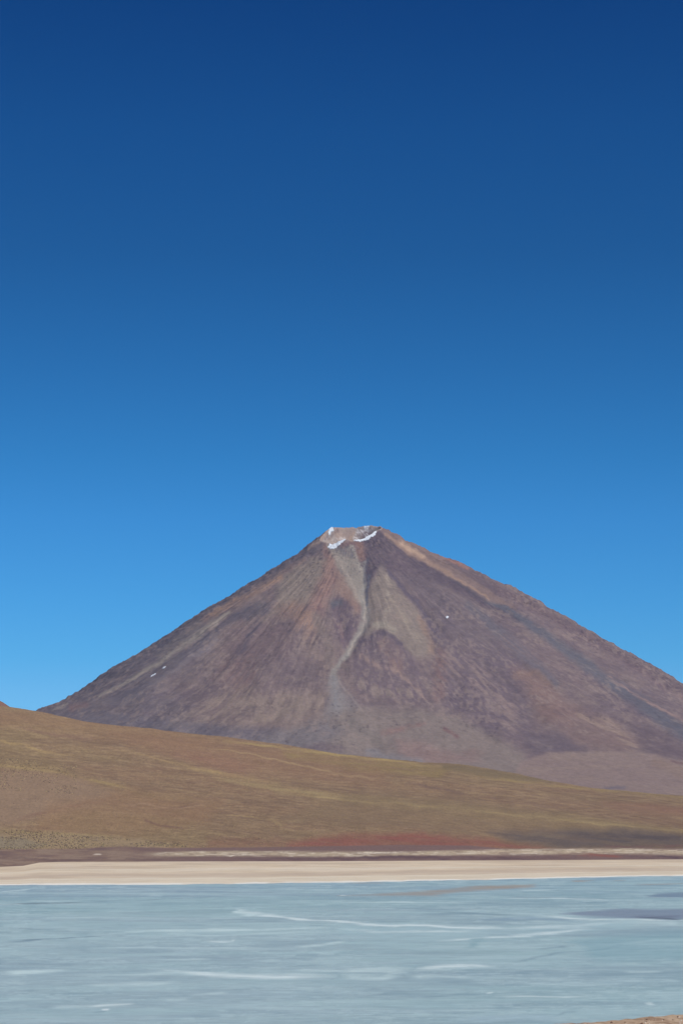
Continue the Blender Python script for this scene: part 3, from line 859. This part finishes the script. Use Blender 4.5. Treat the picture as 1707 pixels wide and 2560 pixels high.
# ------------------------------------------------------------------ the frozen lake
LU = np.concatenate([np.arange(-2600, -60, 60), np.arange(-60, 1770, 3.2), np.arange(1800, 4300, 60)])
LV = np.concatenate([np.arange(2172, 2212, 0.8), np.arange(2212, 2300, 1.1), np.arange(2300, 2572, 1.7), [2600, 2650, 2720, 2820]])
GU, GV = np.meshgrid(LU, LV)
dd_ = -CAMZ / ray(GU, GV)[1]
lx = ray(GU, GV)[0] * dd_
ice_u, ice_v = GU.ravel(), GV.ravel()
ix_, iy_ = lx.ravel(), dd_.ravel()
# long drifts: stretched across the view, bending slowly
ang = .06
rx = ix_ * math.cos(ang) + iy_ * math.sin(ang); ry = -ix_ * math.sin(ang) + iy_ * math.cos(ang)
ry = ry + (fbm(ix_ / 260, iy_ / 500, 150, 3) - .5) * 160
n1 = fbm(rx / 150, ry / 95, 151, 5, .55)
n2 = fbm(rx / 46, ry / 26, 152, 5, .6)
n3 = fbm(rx / 420, ry / 420, 153, 3)
n4 = fbm(rx / 15, ry / 12, 154, 4, .6)
KI = 0.88
I = Paint(ice_u, ice_v, (143, 170, 173), KI, seed=5, warp=2.2, wfreq=16, streak=n2)
I.minrough = .35; I.taper = .22; I.s0 = 0.0
hair = fbm(ice_u / 120, (ice_v + ice_u * .012) / 2.6, 156, 4, .6)
I.streak = fbm(rx / 26, ry / 9, 155, 4, .6) * .35 + fbm(ice_u / 70, (ice_v - ice_u * .01) / 2.2, 157, 4, .6) * .65
hair_last = fbm(ice_u / 200, ice_v / 3.4, 158, 4, .6)
I.wu = ice_u + (fbm(ix_ / 30, iy_ / 60, 160, 3) - .5) * 60
I.wv = ice_v + (fbm(ix_ / 26, iy_ / 40, 161, 4) - .5) * np.clip((ice_v - 2180) / 30, .5, 6) * 1.6
I.mix(1 - sstep(2205, 2300, ice_v), (131, 158, 174))
I.mix(sstep(2330, 2480, ice_v) * sstep(700, 1450, ice_u), (126, 159, 165))
I.mix(sstep(2300, 2420, ice_v) * (1 - sstep(500, 1200, ice_u)), (151, 175, 179))
I.mix(sstep(.45, .65, n3) * .5, (134, 166, 172))
I.mix(sstep(.5, .7, 1 - n3) * .5, (148, 166, 178))
I.mix(sstep(.46, .66, n1) * .6, (158, 186, 190))
I.mix(sstep(.50, .72, 1 - n1) * .32, (122, 148, 162))
I.mix(sstep(.54, .76, n2) * .55, (168, 190, 196))
I.mix(sstep(.54, .76, 1 - n2) * .28, (122, 146, 160))
I.mix(sstep(.6, .8, n4) * .25, (178, 196, 200))
I.mix(sstep(.6, .8, 1 - n4) * .25, (116, 140, 152))
def T(p, w, c, op=1, rough=0.): I.stroke(p, np.array(w) * 1.05, c, min(1, op * 1.05), rough, sy=1.0)
I.mix(sstep(.52, .72, hair) * .22, (172, 196, 200))
I.mix(sstep(.52, .72, 1 - hair) * .16, (124, 148, 162))
I.mix(sstep(.55, .72, hair_last) * .35, (166, 192, 196))
zone = sstep(.44, .6, fbm(ice_u / 260, (ice_v - ice_u * .008) / 22, 163, 3))
zone2 = sstep(.46, .6, fbm(ice_u / 300, (ice_v + ice_u * .01) / 18, 164, 3))
I.mix(sstep(.56, .64, fbm(ice_u / 48, ice_v / 1.9, 165, 4, .6)) * zone * .42, (180, 202, 206))
I.mix(sstep(.57, .65, fbm(ice_u / 42, ice_v / 1.7, 166, 4, .6)) * zone2 * .30, (118, 146, 158))
I.mix(zone * (1 - zone2) * .22, (168, 191, 195))
I.mix(np.full(len(ice_u), .14), (160, 176, 182))
W1, W2, DK = (190, 210, 212), (208, 222, 223), (108, 132, 146)
# brown mud shoals near the far shore
I.blob([(830,2240),(1000,2231),(1100,2224),(1200,2214),(1330,2211),(1350,2217),(1250,2224),(1150,2230),(1080,2240),(950,2239)], (152,148,142), 3, .85, rough=.35)
T([(1150,2222),(1330,2214)], 3, (158,146,130), .6, .3)
T([(1425,2203),(1480,2202)], 2, (158,150,140), .8); T([(1520,2201),(1550,2201)], 1.5, (150,150,146), .6)
T([(1590,2212),(1720,2209)], 2, (150,146,142), .8)
T([(870,2208),(960,2207)], 1.2, (150,148,146), .6)
T([(1300,2226),(1400,2224)], 1.5, W1, .7); T([(850,2239),(870,2240)], 1.2, W2, .8)
T([(0,2230),(80,2223)], 2.0, W1, .7, .2)
T([(0,2261),(90,2259),(195,2256)], [1.5,2,1.2], (104,118,128), .85); T([(200,2256),(330,2250),(520,2245)], 1.0, (112,130,146), .5, .6)
T([(60,2252),(190,2252)], 2.5, W1, .5, .5)
T([(0,2262),(60,2261)], 1, W2, .5, .7)
T([(0,2358),(70,2352),(140,2347),(270,2339)], [3,3,2,1.4], (108,128,142), .75)
T([(0,2300),(250,2292),(500,2300),(640,2288),(850,2290)], 3, W1, .35, .6)
T([(576,2273),(600,2280),(640,2288)], [2,4,5], W1, .9)
T([(576,2272),(650,2286),(700,2291),(780,2299),(850,2306),(1000,2314),(1150,2318),(1300,2321)], [2.4,3,2.6,2.6,3,3.6,3.6,3], W2, 1)
T([(1280,2321),(1400,2318),(1480,2311),(1560,2303)], [3,4,5,4], W2, .7, .3)
T([(840,2256),(1000,2255),(1200,2258)], 1.4, W1, .7, .3)
T([(1258,2244),(1400,2246),(1520,2250)], 1.3, W2, .7); T([(1250,2242),(1380,2244),(1500,2248)], 1.2, DK, .5)
T([(1600,2244),(1707,2244)], 1.2, W1, .7, .3)
I.blob([(1605,2244),(1640,2235),(1680,2232),(1780,2231),(1780,2244)], (116,134,152), 3, .85)
I.blob([(1400,2284),(1460,2277),(1540,2273),(1780,2273),(1780,2298),(1600,2297),(1460,2290)], (122,134,152), 4, .85)
T([(1590,2290),(1640,2293),(1720,2291)], 4, (112,120,136), .7, .2); T([(1600,2294),(1650,2294),(1720,2297)], 1.5, (92,102,114), .8, .3)
T([(1000,2276),(1200,2284),(1400,2290)], 2, DK, .35, .4)
T([(1350,2289),(1400,2294),(1480,2298),(1600,2299),(1720,2300)], 2.4, W2, .7)
T([(1540,2304),(1720,2310)], 8, W1, .6, .3)
I.blob([(850,2310),(1000,2318),(1200,2322),(1400,2318),(1520,2300),(1600,2300),(1560,2322),(1380,2338),(1200,2350),(1000,2345),(850,2335)], (160,186,192), 6, .6, rough=.5)
T([(1080,2353),(1250,2342),(1400,2330),(1480,2316)], [2,4,5,4], W2, .6, .3)
T([(860,2322),(960,2330),(1200,2326)], 3, W2, .5, .6)
T([(960,2290),(1150,2284),(1330,2288)], 2, DK, .4, .3); T([(1200,2300),(1330,2295),(1460,2304)], 4, (122,146,166), .5)
T([(280,2337),(330,2330),(400,2326),(560,2325),(700,2322),(850,2318)], [3,4,4,4,3,2.5], W1, .8, .2)
T([(400,2336),(560,2340),(760,2330)], 2, W1, .4, .6)
T([(510,2352),(580,2354),(600,2344)], 2, W2, .6, .3)
T([(220,2370),(400,2372),(520,2368),(700,2374)], 2.5, W1, .5, .5)
T([(730,2366),(800,2362),(860,2352)], 4, W1, .6, .3)
T([(400,2398),(540,2396)], 3, W1, .5, .4)
T([(1560,2358),(1640,2350),(1720,2348)], 4, W1, .6, .3); T([(1570,2362),(1720,2362)], 2, W1, .6, .2)
T([(1270,2407),(1330,2396),(1400,2384),(1500,2372),(1560,2365)], [2,3,3,2,2], DK, .45, .2)
T([(1330,2372),(1420,2367)], 1.6, DK, .6, .2)
T([(1150,2370),(1190,2350),(1230,2345)], 6, (128,160,168), .6)
I.blob([(1430,2350),(1560,2335),(1707,2325),(1720,2400),(1500,2400)], (128,162,172), 14, .5)
T([(0,2437),(60,2432),(180,2426)], [4,6,4], W1, .8, .2); T([(0,2455),(70,2457)], 3, W1, .5, .3)
T([(200,2438),(330,2438),(430,2432),(520,2430)], [2,4,5,3], W1, .6, .2)
T([(420,2428),(520,2436),(640,2441),(760,2441),(830,2442)], [4,6,7,8,6], W2, .75, .2)
T([(750,2426),(860,2425)], 4, W1, .6, .2); T([(840,2428),(920,2425),(1015,2428)], [5,7,5], W1, .75, .2)
T([(850,2440),(960,2444),(1010,2436)], 7, W1, .7, .3)
T([(1030,2422),(1100,2417),(1230,2416)], [5,6,3], W2, .85, .1); T([(1030,2441),(1100,2438),(1180,2442)], 5, W1, .7, .3)
T([(210,2462),(340,2462),(450,2458)], [3,6,3], W1, .7, .2)
T([(120,2516),(230,2514),(300,2512)], 5, W1, .45, .4); T([(230,2515),(300,2511),(330,2508)], 3, W2, .6, .3)
T([(258,2523),(272,2523)], 2, (214,224,226), .8); T([(240,2530),(270,2527)], 2, DK, .5)
T([(400,2500),(470,2496)], 4, W1, .5, .3); T([(480,2489),(520,2486),(580,2483)], 2.5, W1, .5, .3)
T([(940,2486),(1000,2480),(1100,2479)], 4, DK, .35, .3); T([(1060,2492),(1150,2486),(1210,2484)], 3, DK, .35, .3)
T([(1215,2482),(1232,2481)], 2, W2, .8); T([(1240,2490),(1330,2492),(1420,2495),(1475,2493)], 2, W2, .6, .3)
T([(1280,2458),(1440,2460),(1600,2458)], 2.5, W1, .4, .4); T([(1560,2428),(1660,2428)], 3, W1, .5, .3)
T([(1620,2507),(1640,2507)], 3, W2, .7)
T([(1130,2552),(1200,2548),(1330,2545),(1400,2548)], 9, (160,182,192), .6, .4)
T([(1370,2540),(1400,2530),(1440,2527)], 3, DK, .35)
ice_mat = ground_mat("lake_ice", [((.02, .035, .02), .05, 7), ((.16, .28, .16), .06, 5)], 0.62,
                     bumps=[((.08, .12, .1), .05, 5)], spec=.12)
IG = np.stack([ix_, iy_, np.zeros(len(ix_))], -1).reshape(*GU.shape, 3)[::-1]
structure(grid_mesh("lake", IG, I.c.reshape(*GU.shape, 3)[::-1].reshape(-1, 3), ice_mat))

# ------------------------------------------------------------------ near shore, climbing to the viewpoint
SU = np.concatenate([np.arange(-3200, 1250, 70), np.arange(1250, 1800, 2.5), np.arange(1800, 4600, 60)])
ev = np.interp(SU, [-3200, 0, 900, 1300, 1395, 1450, 1507, 1640, 1707, 2600, 4600], [2900, 2700, 2605, 2566, 2560, 2557, 2553, 2540, 2536, 2480, 2400])
ev = ev + (fbm(SU / 18, SU * 0, 171, 4) - .5) * 5
De = at_z(ev, 0.25)
sx = ray(SU, 2560)[0]
rows = []
tt_ = np.concatenate([[-.02], np.linspace(0, .25, 90), np.linspace(.27, 1, 60), [1.3]])
for t in tt_:
    D_ = De * (1 - t)
    z = .25 + 57.5 * np.clip(t, 0, 2) ** 2.2 if t >= 0 else -1.0
    x_ = ray(SU, 2560)[0] * np.where(D_ > 60, D_, 60 + (60 - D_) * .0)
    x_ = ray(SU, 2560)[0] * np.maximum(D_, 0) + sx * 400 * max(0, t)
    zz = np.full(len(SU), z) + (fbm(x_ / 9, D_ / 9, 172, 4) - .5) * .9 * min(1, max(t, 0) * 18)
    rows.append(np.stack([x_, D_, zz], -1))
NG = np.array(rows)
nx, ny, nz_ = NG.reshape(-1, 3).T
nc = np.tile(albedo((178, 152, 128)), (len(nx), 1))
for fr, c, a, sd_ in ((22, (192, 168, 142), .7, 173), (3.5, (146, 118, 96), .75, 174), (1.4, (204, 182, 158), .5, 175)):
    mm = sstep(.5, .68, fbm(nx / fr, ny / (fr * 2.2), sd_, 4))[:, None] * a
    nc = nc * (1 - mm) + albedo(c) * mm
sand_mat = ground_mat("near_sand", [((1.2, 1.2, 1.2), .12, 5)], .95, bumps=[((.8, .8, .8), .12, 4)], spec=.1)
structure(grid_mesh("near_shore", NG[::1], nc, sand_mat))

# ------------------------------------------------------------------ desert floor to the horizon
n = 41
GX, GY = np.meshgrid(np.linspace(-20000, 20000, n), np.linspace(-2500, 24000, n))
gp = np.stack([GX, GY, np.full(GX.shape, -12.0)], -1)
structure(grid_mesh("ground", gp, np.tile(albedo((140, 116, 100)), (n * n, 1)), land_mat))

# ------------------------------------------------------------------ loose rocks and scrub (uncountable)
rng = np.random.default_rng(7)
ICO_V = []
g = (1 + 5 ** .5) / 2
ICO_V = np.array([(-1,g,0),(1,g,0),(-1,-g,0),(1,-g,0),(0,-1,g),(0,1,g),(0,-1,-g),(0,1,-g),(g,0,-1),(g,0,1),(-g,0,-1),(-g,0,1)]) / math.hypot(1, g)
ICO_F = np.array([(0,11,5),(0,5,1),(0,1,7),(0,7,10),(0,10,11),(1,5,9),(5,11,4),(11,10,2),(10,7,6),(7,1,8),(3,9,4),(3,4,2),(3,2,6),(3,6,8),(3,8,9),(4,9,5),(2,4,11),(6,2,10),(8,6,7),(9,8,1)])
def scatter(name, pos, size, mats, kindname=None):
    n = len(pos)
    V = ICO_V[None] * (1 + (rng.random((n, 12, 1)) - .5) * .7) * (size[:, None, None] * (0.7 + .6 * rng.random((n, 1, 3)) * np.array([1.2, 1.2, .8])))
    V = V + pos[:, None]
    Fc = ICO_F[None] + (np.arange(n) * 12)[:, None, None]
    me = bpy.data.meshes.new(name)
    me.vertices.add(n * 12); me.vertices.foreach_set('co', V.reshape(-1).astype(np.float32))
    m_ = n * 20
    me.loops.add(m_ * 3); me.polygons.add(m_)
    me.loops.foreach_set('vertex_index', Fc.reshape(-1).astype(np.int32))
    me.polygons.foreach_set('loop_start', (np.arange(m_) * 3).astype(np.int32))
    me.polygons.foreach_set('material_index', np.repeat(rng.integers(0, len(mats), n), 20).astype(np.int32))
    me.update(calc_edges=True)
    for k in mats: me.materials.append(k)
    ob = bpy.data.objects.new(name, me); scene.collection.objects.link(ob)
    ob['kind'] = 'stuff'
    return ob
def land_point(u, t):
    """point of the hill sheet at survey bearing u and row value t (tag)"""
    r = np.interp(t, np.array(tags), np.arange(len(tags)))
    c = np.interp(u, US, np.arange(len(US)))
    r0, c0 = np.floor(r).astype(int), np.floor(c).astype(int)
    fr, fc_ = (r - r0)[:, None], (c - c0)[:, None]
    g00, g01, g10, g11 = LG[r0, c0], LG[r0, c0 + 1], LG[r0 + 1, c0], LG[r0 + 1, c0 + 1]
    return (g00 * (1 - fc_) + g01 * fc_) * (1 - fr) + (g10 * (1 - fc_) + g11 * fc_) * fr
scrub_m = [plain_mat("dark_tola_scrub", lin((108, 97, 78)), .95), plain_mat("brown_boulder", lin((104, 84, 78)), .95), plain_mat("straw_tussock", lin((176, 156, 112)), .95)]
N = 5200
uu = rng.uniform(-120, 470, N); tv = rng.uniform(3.0, 3.14, N)
keep = (fbm(uu / 60, tv * 40, 181, 3) > .46) & (tv < 3.13 - np.clip((uu - 100) / 430, 0, 1) * .12)
p1 = land_point(uu[keep], tv[keep]); s1 = rng.uniform(.6, 2.0, len(p1))
N = 1500
uu = rng.uniform(-80, 190, N); tv = rng.uniform(3.40, 3.62, N)
keep = fbm(uu / 40, tv * 20, 182, 3) > .45
p2 = land_point(uu[keep], tv[keep]); s2 = rng.uniform(.5, 1.6, len(p2))
N = 6000
uu = rng.uniform(-200, 900, N); tv = 3.0 + rng.exponential(.11, N)
keep = (fbm(uu / 80, tv * 25, 183, 3) + rng.uniform(-.12, .12, N) > .40 + np.clip(uu, 0, 900) / 5200) & (tv < 3.8)
p3 = land_point(uu[keep], tv[keep]); s3 = rng.uniform(.35, 1.05, len(p3)) ** 1.2
scatter("scrub", np.concatenate([p1, p2, p3]), np.concatenate([s1 * .8, s2, s3]), scrub_m)
# stones on the near shore
stone_m = [plain_mat("brown_stone", lin((118, 92, 76)), .9, scale=3), plain_mat("salt_crusted_stone", lin((214, 198, 180)), .9, scale=3)]
N = 520
cu = rng.integers(80, 330, N); ru = rng.integers(6, 60, N)
ps = NG[ru, np.clip(cu, 0, NG.shape[1] - 1)]
scatter("stones", ps, rng.uniform(.12, .55, N) ** 1.2, stone_m)

# ------------------------------------------------------------------ thin mountain air
def make_haze():
    x0, x1, y0, y1, z0, z1 = -20500, 20500, -3000, 24500, -14.0, 1720.0
    vs = [(x0,y0,z0),(x1,y0,z0),(x1,y1,z0),(x0,y1,z0),(x0,y0,z1),(x1,y0,z1),(x1,y1,z1),(x0,y1,z1)]
    fs = [(0,3,2,1),(4,5,6,7),(0,1,5,4),(1,2,6,5),(2,3,7,6),(3,0,4,7)]
    me = bpy.data.meshes.new("haze"); me.from_pydata(vs, [], fs); me.update()
    m = bpy.data.materials.new("mountain_air"); m.use_nodes = True
    t = m.node_tree
    t.nodes.remove(t.nodes['Principled BSDF'])
    pv = t.nodes.new('ShaderNodeVolumePrincipled')
    pv.inputs['Color'].default_value = (0.36, 0.62, 1.0, 1)
    pv.inputs['Density'].default_value = 8e-6
    pv.inputs['Anisotropy'].default_value = 0.1
    t.links.new(pv.outputs[0], t.nodes['Material Output'].inputs['Volume'])
    me.materials.append(m)
    o = bpy.data.objects.new("haze", me); scene.collection.objects.link(o)
    o['kind'] = 'stuff'
make_haze()
